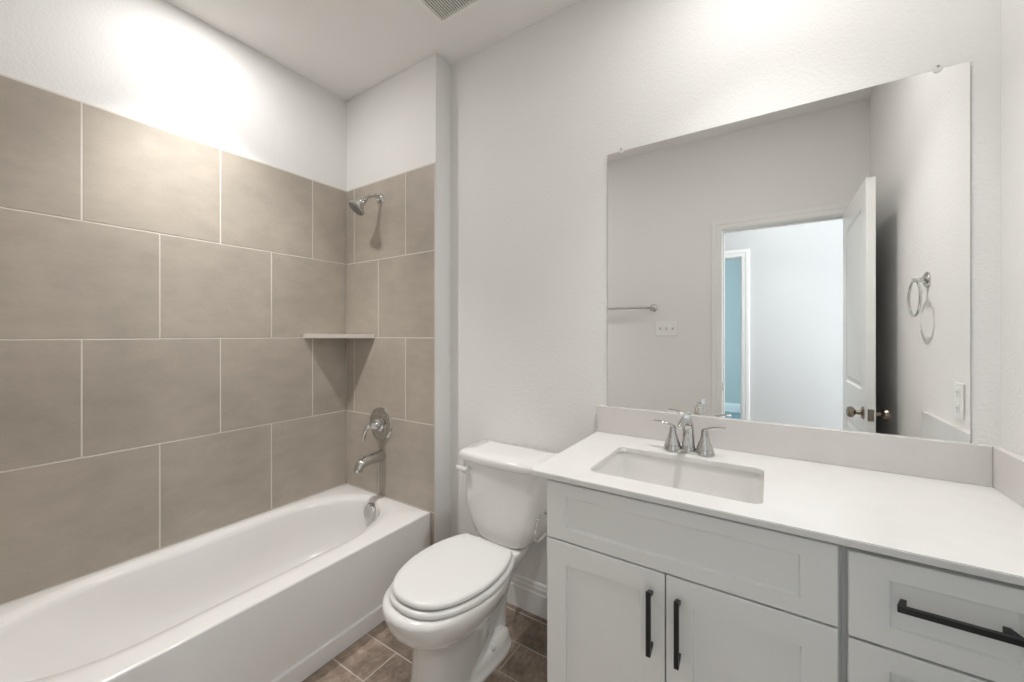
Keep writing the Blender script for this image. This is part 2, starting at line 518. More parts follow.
# ceiling exhaust grille
t = thing('exhaust_vent', 'white square exhaust fan grille with dark slots in the ceiling', 'vent', (-1.118, 1.197, H))
M_GRILLE = mat('grille_plastic', (0.93, 0.91, 0.87), 0.4)
bm = bmesh.new()
VX0, VX1, VY0, VY1 = -1.268, -0.968, 1.048, 1.348
VD = 0.018
r = []
for ins, z in ((0, 0), (0.001, -VD + 0.004), (0.005, -VD), (0.019, -VD), (0.021, -VD + 0.004), (0.021, 0)):
    r.append([(VX0 + ins, VY0 + ins, H + z), (VX1 - ins, VY0 + ins, H + z), (VX1 - ins, VY1 - ins, H + z), (VX0 + ins, VY1 - ins, H + z)])
loft(bm, r, cap0=False, cap1=False)
obj('frame', bm, M_GRILLE, t, smooth=False)
M_DUCT_SHADE = mat('duct_shade', (0.006, 0.006, 0.006), 0.9, spec=0.1)  # near-black colour stands in for the shade inside the duct
obj('duct_shade_sheet', box(VX0 + 0.018, VX1 - 0.018, VY0 + 0.018, VY1 - 0.018, H - 0.003, H), M_DUCT_SHADE, t)  # thin dark sheet behind the slats, shade painted in place of depth
x = VX0 + 0.0270
while x < VX1 - 0.024:
    obj('slat', box(x - 0.0022, x + 0.0022, VY0 + 0.020, VY1 - 0.020, H - VD + 0.001, H - VD + 0.007), M_GRILLE, t, smooth=False)
    x += 0.0118
obj('crossbar', box(VX0 + 0.020, VX1 - 0.020, 1.196, 1.200, H - VD + 0.007, H - VD + 0.011), M_GRILLE, t, smooth=False)

# ------------------------------------------------------------------ bathtub
t = thing('bathtub', 'white alcove bathtub with flat apron along the taupe tiled wall', 'bathtub', ((XL - 1.468) / 2, 0.71, 0))
ZR = 0.376
def stadium(cx, a, y0, y1, bn, bf, z, n=96, e=2.0):
    """opening outline: straight sides with half-elliptic ends; angle-parametrised around the middle"""
    pts = []
    for i in range(n):
        th = 2 * math.pi * i / n
        c, s = math.cos(th), math.sin(th)
        # sample along the shape: quarter arcs and straights by a blended parameter
        x = a * (abs(c) ** (2 / e)) * (1 if c >= 0 else -1)
        yy = (abs(s) ** (2 / e))
        if s >= 0: y = (y1 - bf) + bf * yy
        else: y = (y0 + bn) - bn * yy
        pts.append((cx + x, y, z))
    return pts
def rect_match(pts, x0, x1, y0, y1, z):
    """for each opening point, the matching point on the outer rectangle, corners included"""
    cx, cy = (x0 + x1) / 2, (y0 + y1) / 2
    out = []
    n = len(pts); q = n // 4
    # walk the rectangle: n/4 points per corner-to-corner side, corners at 45 degree indices
    for i in range(n):
        f = (i + q / 2) / q
        k = int(f) % 4; s = f - int(f)
        if k == 0: p = (x1, y0 + (y1 - y0) * s)
        elif k == 1: p = (x1 - (x1 - x0) * s, y1)
        elif k == 2: p = (x0, y1 - (y1 - y0) * s)
        else: p = (x0 + (x1 - x0) * s, y0)
        out.append((p[0], p[1], z))
    return out
X0, X1_, Ya, Yb = XL + TF + 0.001, -1.468, YF + TF + 0.001, Y1 - TF + 0.003
def opening(o, z, yn=0.0, yfar=0.0):
    return stadium(-1.850, 0.266 - o, 0.06 + o + yn, 1.412 - o - yfar, 0.36, 0.38, z)
base = opening(0, ZR)
def outer(ins, z): return rect_match(base, X0 + ins, X1_ - ins, Ya + ins, Yb - ins, z)
def mix(a, b, f): return [tuple(p + (q - p) * f for p, q in zip(u, v)) for u, v in zip(a, b)]
bm = bmesh.new()
rings = [outer(0, 0.03), outer(0, ZR - 0.008), outer(0.003, ZR - 0.002), outer(0.008, ZR),
         mix(outer(0.008, ZR), opening(-0.03, ZR), 0.85), opening(-0.022, ZR), opening(-0.018, ZR - 0.003), opening(-0.004, ZR - 0.006), opening(0.004, ZR - 0.012),
         opening(0.010, ZR - 0.03), opening(0.018, 0.30, 0.03, -0.006), opening(0.030, 0.22, 0.09, -0.012), opening(0.045, 0.14, 0.16, -0.012),
         opening(0.075, 0.10, 0.20, -0.006), opening(0.11, 0.078, 0.23, 0.0), opening(0.16, 0.070, 0.24, 0.0), opening(0.235, 0.066, 0.26, 0.10)]
loft(bm, rings, cap0=False, cap1=True)
obj('tub_shell', bm, M_ACRYL, t, ang=50)
bm = bmesh.new()
bx(bm, X1_ - 0.02, X1_ + 0.013, Ya, Yb, 0, 0.072, 0.004, 2)
obj('apron_base', bm, M_ACRYL, t, wn=True)
bm = bmesh.new()
ax = Vector((-0.12, -1, 0.12))
OV = (-1.845, 1.388, 0.313)
lathe(bm, OV, ax, [(0.049, -0.03), (0.049, 0.006), (0.045, 0.012), (0.020, 0.015), (0.0, 0.015)], 36)
ov = obj('overflow_plate', bm, M_CHROME, t)
bm = bmesh.new()
d_, s_, u_ = basis(ax)
for k in range(-2, 3):
    c = Vector(OV) + d_ * 0.0140 + u_ * (k * 0.009)
    L = math.sqrt(max(0.026 ** 2 - (k * 0.009) ** 2, 1e-5))
    tube(bm, [(*(c - s_ * L), 0.0016), (*(c + s_ * L), 0.0016)], 8)
obj('slot', bm, M_RUBBER, ov)
bm = bmesh.new()
lathe(bm, (-1.83, 1.16, 0.067), (0, 0, 1), [(0.034, 0), (0.034, 0.003), (0.028, 0.005), (0.022, 0.003), (0.0, 0.008)], 32)
obj('drain', bm, M_CHROME, t)

# ------------------------------------------------------------------ shower fittings
YS = Y1 - TF + 0.004
t = thing('shower_head', 'chrome shower head on a short curved arm high on the tiled wall', 'shower head', (-1.868, YS, 2.06))
bm = bmesh.new()
lathe(bm, (-1.863, YS, 2.068), (0, -1, 0), [(0.031, 0), (0.031, 0.003), (0.024, 0.012), (0.013, 0.016), (0.012, 0.02)], 32)
obj('flange', bm, M_CHROME, t)
bm = bmesh.new()
arm = smooth_path([(-1.863, YS, 2.068, 0.0105), (-1.863, YS - 0.03, 2.078, 0.0105), (-1.864, YS - 0.060, 2.072, 0.0105), (-1.870, YS - 0.082, 2.060, 0.0105), (-1.875, YS - 0.098, 2.042, 0.0105)], 8)
tube(bm, arm, 18)
obj('arm', bm, M_CHROME, t)
bm = bmesh.new()
ha = Vector((-0.24, -0.57, -0.79)).normalized()
ho = Vector((-1.874, YS - 0.095, 2.046))
lathe(bm, ho, ha, [(0.011, -0.005), (0.017, 0.0), (0.018, 0.012), (0.013, 0.018), (0.017, 0.022), (0.019, 0.030), (0.017, 0.037), (0.020, 0.042), (0.032, 0.056), (0.044, 0.066), (0.050, 0.074), (0.0505, 0.080), (0.046, 0.083)], 44)
hd = obj('head', bm, M_CHROME, t)
bm = bmesh.new()
lathe(bm, ho + ha * 0.0825, ha, [(0.0455, 0), (0.0445, 0.002), (0.0, 0.003)], 44)
d_, s_, u_ = basis(ha)
for r_, k_ in ((0.014, 6), (0.026, 12), (0.038, 18)):
    for i in range(k_):
        a = 2 * math.pi * i / k_
        p = ho + ha * 0.084 + s_ * r_ * math.cos(a) + u_ * r_ * math.sin(a)
        lathe(bm, p, ha, [(0.0022, 0), (0.0016, 0.003)], 6)
obj('spray_face', bm, M_RUBBER, hd)

t = thing('tub_valve', 'round chrome tub valve plate with a lever above the spout', 'faucet valve', (-1.872, YS, 0.79))
bm = bmesh.new()
VC = (-1.857, YS, 0.785)
lathe(bm, VC, (0, -1, 0), [(0.092, 0), (0.094, 0.004), (0.090, 0.010), (0.074, 0.014), (0.044, 0.017), (0.0, 0.018)], 56)
obj('escutcheon', bm, M_CHROME, t)
bm = bmesh.new()
lathe(bm, VC, (0, -1, 0), [(0.041, 0.012), (0.041, 0.022), (0.033, 0.026), (0.033, 0.032), (0.034, 0.033), (0.030, 0.050), (0.020, 0.070), (0.014, 0.080), (0.0, 0.084)], 36)
hb = obj('valve_hub', bm, M_CHROME, t)
bm = bmesh.new()
tube(bm, smooth_path([(VC[0], YS - 0.060, 0.787, 0.015), (VC[0] - 0.012, YS - 0.086, 0.774, 0.012), (VC[0] - 0.024, YS - 0.094, 0.742, 0.010), (VC[0] - 0.032, YS - 0.096, 0.706, 0.009)], 6), 14)
obj('lever', bm, M_CHROME, hb)

t = thing('tub_spout', 'chrome tub spout pointing down over the bathtub end', 'tub spout', (-1.852, YS, 0.60))
bm = bmesh.new()
tube(bm, smooth_path([(-1.850, YS, 0.606, 0.034, 0.034), (-1.850, YS - 0.01, 0.606, 0.033, 0.033), (-1.850, YS - 0.07, 0.603, 0.031, 0.030), (-1.850, YS - 0.115, 0.598, 0.029, 0.027), (-1.850, YS - 0.142, 0.590, 0.0275, 0.025), (-1.850, YS - 0.154, 0.573, 0.025, 0.022), (-1.850, YS - 0.156, 0.555, 0.024, 0.021)], 6), 28)
sp = obj('spout_body', bm, M_CHROME, t, ang=60)
bm = bmesh.new()
lathe(bm, (-1.850, YS - 0.128, 0.612), (0, 0, 1), [(0.004, 0), (0.004, 0.012), (0.0075, 0.015), (0.0075, 0.021), (0.0, 0.023)], 16)
obj('diverter_knob', bm, M_CHROME, t)

# corner shelf
bm = bmesh.new()
SZ = 1.300
cx, cy = XL + TF, YS
pr = [(cx, cy), (cx + 0.272, cy), (cx + 0.266, cy - 0.012), (cx + 0.012, cy - 0.262), (cx, cy - 0.268)]
prism(bm, pr, [], lambda a, b, h: (a, b, h), SZ - 0.028, SZ)
es = [e for e in bm.edges if len(e.link_faces) == 2 and e.calc_face_angle(0) > R(60)]
bmesh.ops.bevel(bm, geom=es, offset=0.002, segments=2, affect='EDGES')
M_SHELF = mat('shelf_stone', (0.60, 0.55, 0.49), 0.3)
tag(obj('corner_shelf', bm, M_SHELF, wn=False, ang=25), 'pale stone corner shelf set in the tiled shower corner', 'shelf')

# ------------------------------------------------------------------ toilet (local space: back at y = 0, front towards -y)
tl = thing('toilet', 'white two piece toilet with closed elongated lid between tub and vanity', 'toilet', (-0.972, 1.575, 0), R(-1.5))
def egg(hw, yf, yb, ym, z, n=48, ef=2.0, eb=3.0, cx=0.0):
    pts = []
    for i in range(n):
        a = 2 * math.pi * i / n
        c, s = math.cos(a), math.sin(a)
        e = eb if s > 0 else ef
        x = hw * (abs(c) ** (2 / e)) * (1 if c >= 0 else -1)
        y = ym + ((yb - ym) if s > 0 else (ym - yf)) * (abs(s) ** (2 / e)) * (1 if s > 0 else -1)
        pts.append((cx + x, y, z))
    return pts
def plan(half, o, z, k=5, cx=0.0):
    """mirrored smooth outline from half-profile points (x >= 0, front to back), offset inwards by o"""
    h = smooth_path(half, k)
    cy = sum(p[1] for p in half) / len(half)
    R_ = [(x, y) for x, y in h]
    L_ = [(-x, y) for x, y in reversed(h) if x > 1e-4]
    P = R_ + L_
    n = len(P); out = []
    for i in range(n):
        a, b = P[i - 1], P[(i + 1) % n]
        tx, ty = b[0] - a[0], b[1] - a[1]
        l = math.hypot(tx, ty) or 1
        out.append((P[i][0] - ty / l * o + cx, P[i][1] + tx / l * o, z))
    return out
LIDP = [(0, -0.698), (0.050, -0.691), (0.100, -0.663), (0.141, -0.606), (0.165, -0.530), (0.172, -0.455), (0.164, -0.375), (0.146, -0.312), (0.126, -0.272), (0.119, -0.263), (0.100, -0.260), (0.05, -0.258), (0, -0.2575)]
BOWLP = [(0, -0.726), (0.056, -0.717), (0.110, -0.686), (0.152, -0.626), (0.176, -0.545), (0.182, -0.465), (0.173, -0.385), (0.152, -0.315), (0.128, -0.265), (0.116, -0.235), (0.100, -0.222), (0.05, -0.218), (0, -0.217)]
def resamp(P, sx, yf, yb, z, k=5, cx=0.0):
    y0, y1 = P[0][1], P[-1][1]
    return plan([(x * sx, yf + (y - y0) / (y1 - y0) * (yb - yf)) for x, y in P], 0.0, z, k, cx)
bm = bmesh.new()
S = [ # x scale, front, back, z, x offset
    (0.60, -0.650, -0.290, 0.000, -0.020), (0.60, -0.650, -0.290, 0.010, -0.020), (0.56, -0.640, -0.290, 0.030, -0.020), (0.53, -0.628, -0.290, 0.090, -0.020),
    (0.53, -0.624, -0.285, 0.170, -0.019), (0.555, -0.630, -0.275, 0.220, -0.016), (0.62, -0.645, -0.260, 0.242, -0.011), (0.72, -0.672, -0.248, 0.262, -0.006),
    (0.85, -0.703, -0.238, 0.290, -0.003), (0.94, -0.722, -0.230, 0.316, -0.003), (1.00, -0.733, -0.222, 0.345, -0.003), (1.03, -0.738, -0.217, 0.372, -0.003), (1.02, -0.735, -0.217, 0.386, -0.003), (0.96, -0.718, -0.222, 0.392, -0.002)]
loft(bm, [resamp(BOWLP, sx, a, b, z, 5, cx) for sx, a, b, z, cx in S])
obj('bowl', bm, M_CHINA, tl, local=True, ang=60)
# rear trapway column and the deck that carries the tank
bm = bmesh.new()
S = [(0.070, -0.44, -0.165, 0.0), (0.070, -0.44, -0.165, 0.014), (0.064, -0.43, -0.168, 0.035), (0.052, -0.40, -0.170, 0.055), (0.046, -0.39, -0.165, 0.09), (0.045, -0.38, -0.155, 0.17),
     (0.055, -0.38, -0.125, 0.24), (0.080, -0.40, -0.075, 0.305), (0.108, -0.40, -0.035, 0.352), (0.117, -0.40, -0.03, 0.380), (0.115, -0.40, -0.032, 0.390), (0.107, -0.39, -0.04, 0.394)]
loft(bm, [egg(hw, yf, yb, (yf + yb) / 2, z, 40, 3, 3) for hw, yf, yb, z in S])
obj('rear_base', bm, M_CHINA, tl, local=True, ang=60)
for s in (-1, 1):
    bm = bmesh.new()
    rr = []
    for k, (f, z) in enumerate(((1.04, 0.0), (1.06, 0.008), (1.03, 0.016), (0.97, 0.019), (0.955, 0.045), (0.88, 0.066), (0.66, 0.086), (0.30, 0.097), (0.05, 0.099))):
        rr.append(egg(0.046 * f, -0.33 - 0.24 * f, -0.31 + 0.125 * f, -0.30, z, 36, 2.0, 2.2, cx=s * 0.047))
    loft(bm, rr)
    obj('foot_flange', bm, M_CHINA, tl, local=True, ang=60)
    bm = bmesh.new()
    lathe(bm, (s * 0.070, -0.330, 0.070), (s * 0.75, -0.1, 0.65), [(0.015, 0), (0.0155, 0.010), (0.013, 0.019), (0.007, 0.024), (0, 0.025)], 20)
    obj('bolt_cap', bm, M_SEAT, tl, local=True)
# tank: wider at the back, front corners well rounded, front face bowed
def tank_plan(hb, hf, y0, y1, z, rb=0.012, rf=0.035, bulge=0.018):
    half = [(0, y0 - bulge), (hf * 0.35, y0 - bulge * 0.88), (hf * 0.70, y0 - bulge * 0.48), (hf - rf * 0.55, y0), (hf - rf * 0.10, y0 + rf * 0.30), (hf + (hb - hf) * 0.3, y0 + rf * 1.1),
            (hb - 0.001, y1 - rb * 1.5), (hb - rb * 0.3, y1 - rb * 0.3), (hb - rb * 1.4, y1), (hb * 0.5, y1), (0, y1)]
    return plan(half, 0.0, z, 5)
bm = bmesh.new()
S = [(0.082, 0.075, -0.160, -0.045, 0.388), (0.112, 0.104, -0.178, -0.030, 0.391), (0.133, 0.124, -0.186, -0.022, 0.400), (0.151, 0.141, -0.191, -0.018, 0.418), (0.166, 0.155, -0.194, -0.016, 0.445), (0.177, 0.166, -0.196, -0.014, 0.480),
     (0.188, 0.177, -0.199, -0.012, 0.540), (0.197, 0.187, -0.203, -0.010, 0.620), (0.205, 0.196, -0.206, -0.008, 0.710), (0.206, 0.197, -0.206, -0.008, 0.730)]
loft(bm, [tank_plan(hb, hf, a, b, z) for hb, hf, a, b, z in S])
obj('tank', bm, M_CHINA, tl, local=True, ang=50)
bm = bmesh.new()
S = [(0.212, 0.202, -0.212, -0.004, 0.7312), (0.216, 0.204, -0.220, 0.002, 0.7330), (0.219, 0.207, -0.224, 0.004, 0.740), (0.219, 0.207, -0.224, 0.004, 0.757), (0.215, 0.203, -0.220, 0.001, 0.766), (0.209, 0.199, -0.210, -0.008, 0.7715), (0.14, 0.13, -0.155, -0.05, 0.7755)]
loft(bm, [tank_plan(hb, hf, a, b, z, bulge=0.020) for hb, hf, a, b, z in S])
obj('tank_lid', bm, M_CHINA, tl, local=True, ang=50)
bm = bmesh.new()
lathe(bm, (-0.150, -0.212, 0.690), (0, -1, 0), [(0.014, -0.004), (0.014, 0.010), (0.010, 0.014), (0.0, 0.015)], 20)
tube(bm, smooth_path([(-0.145, -0.224, 0.690, 0.0095, 0.013), (-0.168, -0.226, 0.690, 0.0095, 0.013), (-0.196, -0.224, 0.691, 0.0085, 0.012), (-0.212, -0.221, 0.692, 0.006, 0.009)], 5), 14)
obj('flush_lever', bm, M_SEAT, tl, local=True)
# seat ring and closed lid
bm = bmesh.new()
loft(bm, [plan(LIDP, 0.004, 0.3900), plan(LIDP, 0.004, 0.3970), plan(LIDP, -0.013, 0.3972), plan(LIDP, -0.014, 0.404), plan(LIDP, -0.011, 0.4105), plan(LIDP, -0.004, 0.4135), plan(LIDP, 0.004, 0.4140)])
obj('seat', bm, M_SEAT, tl, local=True, ang=60)
bm = bmesh.new()
loft(bm, [plan(LIDP, 0.016, 0.4140), plan(LIDP, 0.016, 0.4205), plan(LIDP, -0.001, 0.4207), plan(LIDP, -0.003, 0.4215), plan(LIDP, -0.003, 0.429), plan(LIDP, 0.001, 0.434), plan(LIDP, 0.008, 0.4375), resamp(LIDP, 0.78, -0.665, -0.300, 0.4395), resamp(LIDP, 0.45, -0.580, -0.370, 0.440)])
obj('seat_lid', bm, M_SEAT, tl, local=True, ang=60)
for s in (-1, 1):
    bm = bmesh.new()
    bx(bm, s * 0.075 - 0.022, s * 0.075 + 0.022, -0.256, -0.232, 0.392, 0.420, 0.006, 3)
    obj('seat_hinge', bm, M_SEAT, tl, local=True)

# ------------------------------------------------------------------ vanity
def shaker(bm, x0, x1, z0, z1, fr=0.061, frz=None, yf=1.038, th=0.019, dep=0.007):
    """recessed-panel front facing -y"""
    b = 0.0015
    frz = frz or fr
    rs = []
    for ins, y, p in ((0, yf + th, 0), (0, yf + b, 0), (b, yf, 0), (0, yf, 1), (0.002, yf + dep - 0.001, 1), (0.004, yf + dep, 1)):
        ix, iz = (ins + fr * p, ins + frz * p)
        rs.append([(x0 + ix, y, z0 + iz), (x1 - ix, y, z0 + iz), (x1 - ix, y, z1 - iz), (x0 + ix, y, z1 - iz)])
    loft(bm, rs)
def pull(name, parent, x, z, L, vert, yf=1.038):
    """black bar pull with angled ends"""
    bm = bmesh.new()
    h = L / 2; e = 0.012; tk = 0.009; so = 0.032
    prof = [(-h, 0.0), (-h + e, -so + 0.0), (h - e, -so), (h, 0.0), (h - 0.012, 0.0), (h - e - 0.006, -so + tk), (-h + e + 0.006, -so + tk), (-h + 0.012, 0.0)]
    # ends splay inwards towards the front bar as in an arched flat pull
    prof = [(-h, -so), (-h, -so + 0.004), (-h + 0.010, 0.0), (-h + 0.019, 0.0), (-h + 0.013, -so + tk), (h - 0.013, -so + tk), (h - 0.019, 0.0), (h - 0.010, 0.0), (h, -so + 0.004), (h, -so)]
    wd = 0.0055
    if vert: f = lambda a, b, c: (x + c, yf + b, z + a)
    else: f = lambda a, b, c: (x + a, yf + b, z + c)
    prism(bm, prof, [], f, -wd, wd)
    return obj(name, bm, M_BLACK, parent, smooth=False)
KX0, KX1 = -0.554, 0.125
cabn = thing('sink_cabinet', 'white shaker sink cabinet with wide false front and two doors', 'cabinet', ((KX0 + KX1) / 2, 1.31, 0))
bm = bmesh.new()
bx(bm, KX0 + 0.001, KX0 + 0.019, 1.0575, D - 0.001, 0.0, 0.8725)
bx(bm, KX1 - 0.018, KX1, 1.0575, D - 0.016, 0.0, 0.8725)
bx(bm, KX0 + 0.019, KX1 - 0.018, 1.0575, D - 0.016, 0.10, 0.118)
bx(bm, KX0 + 0.019, KX1 - 0.018, D - 0.03, D - 0.016, 0.118, 0.8725)
bx(bm, KX0 + 0.019, KX1 - 0.018, 1.0575, 1.075, 0.66, 0.70)
bx(bm, KX0 + 0.019, KX1 - 0.018, 1.0575, 1.075, 0.845, 0.8725)
obj('carcass', bm, M_CABIN, cabn, smooth=False)
obj('toe_kick', box(KX0 + 0.019, KX1 - 0.018, 1.12, 1.132, 0, 0.10), M_CAB, cabn, smooth=False)
obj('side_panel', box(KX0 - 0.0005, KX0 + 0.001, 1.042, D - 0.001, 0.0, 0.8725), M_CAB, cabn, smooth=False)
bm = bmesh.new(); shaker(bm, KX0, 0.1185, 0.694, 0.861, fr=0.0625, frz=0.037)
# the false front has a rail slightly narrower than its stiles
obj('false_front', bm, M_CAB, cabn, smooth=False)
bm = bmesh.new(); shaker(bm, KX0, -0.2198, 0.112, 0.6895)
dl = obj('door', bm, M_CAB, cabn, smooth=False)
pull('handle', dl, -0.253, 0.569, 0.160, True)
bm = bmesh.new(); shaker(bm, -0.2165, 0.1185, 0.112, 0.6895)
dr = obj('door', bm, M_CAB, cabn, smooth=False)
pull('handle', dr, -0.187, 0.569, 0.160, True)

dx0, dx1 = 0.1345, 0.425
cabd = thing('drawer_cabinet', 'white shaker drawer cabinet with black bar pulls against right wall', 'cabinet', (0.32, 1.31, 0))
bm = bmesh.new()
bx(bm, 0.1255, 0.1430, 1.0575, D - 0.016, 0.0, 0.8725)
bx(bm, 0.412, 0.430, 1.0575, D - 0.016, 0.0, 0.8725)
bx(bm, 0.1430, 0.412, 1.0575, D - 0.016, 0.10, 0.118)
bx(bm, 0.1430, 0.412, D - 0.03, D - 0.016, 0.118, 0.8725)
for z in (0.675, 0.395, 0.8565): bx(bm, 0.1430, 0.412, 1.0575, 1.075, z, z + 0.016)
obj('carcass', bm, M_CABIN, cabd, smooth=False)
obj('toe_kick', box(0.143, 0.412, 1.12, 1.132, 0, 0.10), M_CAB, cabd, smooth=False)
for z0, z1, hz in ((0.6855, 0.857, 0.782), (0.404, 0.680, 0.61), (0.112, 0.3985, 0.33)):
    bm = bmesh.new()
    shaker(bm, dx0, dx1, z0, z1, frz=0.040)
    o = obj('drawer', bm, M_CAB, cabd, smooth=False)
    pull('handle', o, 0.2795, hz, 0.158, False)
obj('filler_strip', box(0.430, XR, 1.040, 1.058, 0.10, 0.8725), M_CAB, cabd, smooth=False)

# worktop with the sink cut-out
SX0, SX1, SY0, SY1 = -0.452, -0.012, 1.106, 1.406
def arc(cx, cy, r, a0, a1, k=7): return [(cx + r * math.cos(R(a0 + (a1 - a0) * i / k)), cy + r * math.sin(R(a0 + (a1 - a0) * i / k))) for i in range(k + 1)]
cr = 0.022
outline = [(XR, YC), (XR, D), (XC, D)] + arc(XC + cr, YC + cr, cr, 180, 270)
hole = [(p[0], p[1]) for p in rrect(SX0, SX1, SY0, SY1, 0.028, 0, 7)]
bm = bmesh.new()
prism(bm, outline, [hole], lambda a, b, h: (a, b, h), 0.873, ZC)
bmesh.ops.recalc_face_normals(bm, faces=bm.faces[:])
es = [e for e in bm.edges if len(e.link_faces) == 2 and e.calc_face_angle(0) > R(60) and abs(e.verts[0].co.z - e.verts[1].co.z) < 1e-4 and e.verts[0].co.z > 0.88]
bmesh.ops.bevel(bm, geom=es, offset=0.0018, segments=2, affect='EDGES')
tag(obj('countertop', bm, M_QUARTZ, ang=25, wn=True), 'white quartz vanity countertop with a rectangular sink cut-out', 'countertop')
tag(obj('backsplash', box(XC, XR - 0.0205, D - 0.020, D, ZC + 0.0002, 0.996, 0.0015), M_SPLASH, wn=True), 'low pale quartz backsplash strip under the mirror', 'backsplash')
tag(obj('side_splash', box(XR - 0.020, XR, YC - 0.006, D, ZC + 0.0002, 0.996, 0.0015), M_SPLASH, wn=True), 'short quartz side splash along the right wall', 'backsplash')

t = thing('sink', 'white rectangular undermount sink basin below the countertop', 'sink', ((SX0 + SX1) / 2, (SY0 + SY1) / 2, 0.72))
bm = bmesh.new()
def sr(o, r, z, dy=0): return rrect(SX0 - 0.006 + o, SX1 + 0.006 - o, SY0 - 0.006 + o + dy, SY1 + 0.006 - o, r, z, 8)
rs = [sr(-0.016, 0.045, 0.872), sr(0, 0.034, 0.872), sr(0.002, 0.034, 0.866), sr(0.005, 0.036, 0.82), sr(0.010, 0.04, 0.775), sr(0.020, 0.05, 0.752), sr(0.036, 0.055, 0.741), sr(0.06, 0.06, 0.737), sr(0.12, 0.03, 0.734), sr(0.138, 0.015, 0.7335)]
back = [sr(0.138, 0.015, 0.725), sr(0.05, 0.06, 0.727), sr(0.010, 0.055, 0.745), sr(-0.004, 0.04, 0.80), sr(-0.006, 0.034, 0.862), sr(-0.016, 0.045, 0.864)]
loft(bm, rs, cap0=False, cap1=True)
loft(bm, back, cap0=True, cap1=False)
bmesh.ops.remove_doubles(bm, verts=bm.verts[:], dist=1e-6)
obj('basin', bm, M_CHINA, t, ang=60)
bm = bmesh.new()
lathe(bm, ((SX0 + SX1) / 2, (SY0 + SY1) / 2 + 0.03, 0.734), (0, 0, 1), [(0.024, 0), (0.024, 0.003), (0.018, 0.004), (0.016, 0.002), (0, 0.006)], 28)
obj('drain', bm, M_CHROME, t)

# centerset faucet
FX, FY = -0.2325, 1.466
t = thing('bathroom_faucet', 'chrome two handle faucet behind the rectangular sink', 'faucet', (FX, FY, ZC))
bm = bmesh.new()
loft(bm, [rrect(FX - 0.078, FX + 0.078, FY - 0.022, FY + 0.022, 0.0215, ZC, 9), rrect(FX - 0.078, FX + 0.078, FY - 0.022, FY + 0.022, 0.0215, ZC + 0.008, 9), rrect(FX - 0.074, FX + 0.074, FY - 0.018, FY + 0.018, 0.0175, ZC + 0.012, 9)])
obj('base_plate', bm, M_CHROME, t, ang=40)
for s in (-1, 1):
    hx = FX + s * 0.0508
    bm = bmesh.new()
    lathe(bm, (hx, FY, ZC), (0, 0, 1), [(0.0310, 0.002), (0.0305, 0.010), (0.0265, 0.020), (0.0240, 0.0205), (0.0240, 0.0225), (0.0258, 0.0235), (0.0215, 0.034), (0.0165, 0.048), (0.0130, 0.062), (0.0112, 0.074), (0.0108, 0.082), (0.0075, 0.087), (0.0, 0.088)], 36)
    hb = obj('handle', bm, M_CHROME, t, ang=40)
    bm = bmesh.new()
    tube(bm, smooth_path([(hx - s * 0.006, FY, ZC + 0.082, 0.0080, 0.0060), (hx + s * 0.015, FY - 0.001, ZC + 0.090, 0.0085, 0.0048), (hx + s * 0.040, FY - 0.003, ZC + 0.097, 0.0085, 0.0038), (hx + s * 0.062, FY - 0.005, ZC + 0.098, 0.0075, 0.0034)], 6), 14, up0=(0, 0, 1))
    obj('lever', bm, M_CHROME, hb, ang=60)
bm = bmesh.new()
tube(bm, smooth_path([(FX, FY + 0.002, ZC + 0.004, 0.0240, 0.0240), (FX, FY + 0.003, ZC + 0.022, 0.0215, 0.0215), (FX, FY + 0.004, ZC + 0.062, 0.0195, 0.0185), (FX, FY + 0.002, ZC + 0.090, 0.0185, 0.0165), (FX, FY - 0.014, ZC + 0.113, 0.0180, 0.0140), (FX, FY - 0.050, ZC + 0.124, 0.0170, 0.0115), (FX, FY - 0.100, ZC + 0.124, 0.0155, 0.0098), (FX, FY - 0.145, ZC + 0.117, 0.0145, 0.0090), (FX, FY - 0.152, ZC + 0.114, 0.0120, 0.0070)], 6), 28, up0=(1, 0, 0))
obj('spout', bm, M_CHROME, t, ang=60)
bm = bmesh.new()
lathe(bm, (FX, FY + 0.021, ZC + 0.01), (0, 0, 1), [(0.0025, 0), (0.0025, 0.112), (0.006, 0.115), (0.0065, 0.124), (0.003, 0.127), (0, 0.127)], 16)
obj('lift_rod', bm, M_CHROME, t)

# ------------------------------------------------------------------ mirror
MX0, MX1, MZ0, MZ1 = -0.5614, 0.460, 0.9965, 2.041
t = thing('wall_mirror', 'large frameless rectangular mirror above the backsplash', 'mirror', ((MX0 + MX1) / 2, D, MZ0))
bm = bmesh.new()
bx(bm, MX0, MX1, D - 0.006, D - 0.0005, MZ0, MZ1, mi=1)
for f in bm.faces:
    if f.calc_center_median().y < D - 0.0055: f.material_index = 0
obj('mirror_glass', bm, [M_MIRROR, M_MEDGE], t, smooth=False)
for x in (-0.503, 0.398):
    bm = bmesh.new()
    lathe(bm, (x, D - 0.0065, MZ1 + 0.001), (0, -1, 0), [(0.010, 0), (0.010, 0.002), (0.007, 0.0035), (0, 0.004)], 20)
    c = obj('mirror_clip', bm, M_CLIP, t)
    bm = bmesh.new()
    lathe(bm, (x, D, MZ1 + 0.007), (0, -1, 0), [(0.0028, 0), (0.0028, 0.012), (0, 0.013)], 12)
    obj('screw', bm, M_NICKEL, c)

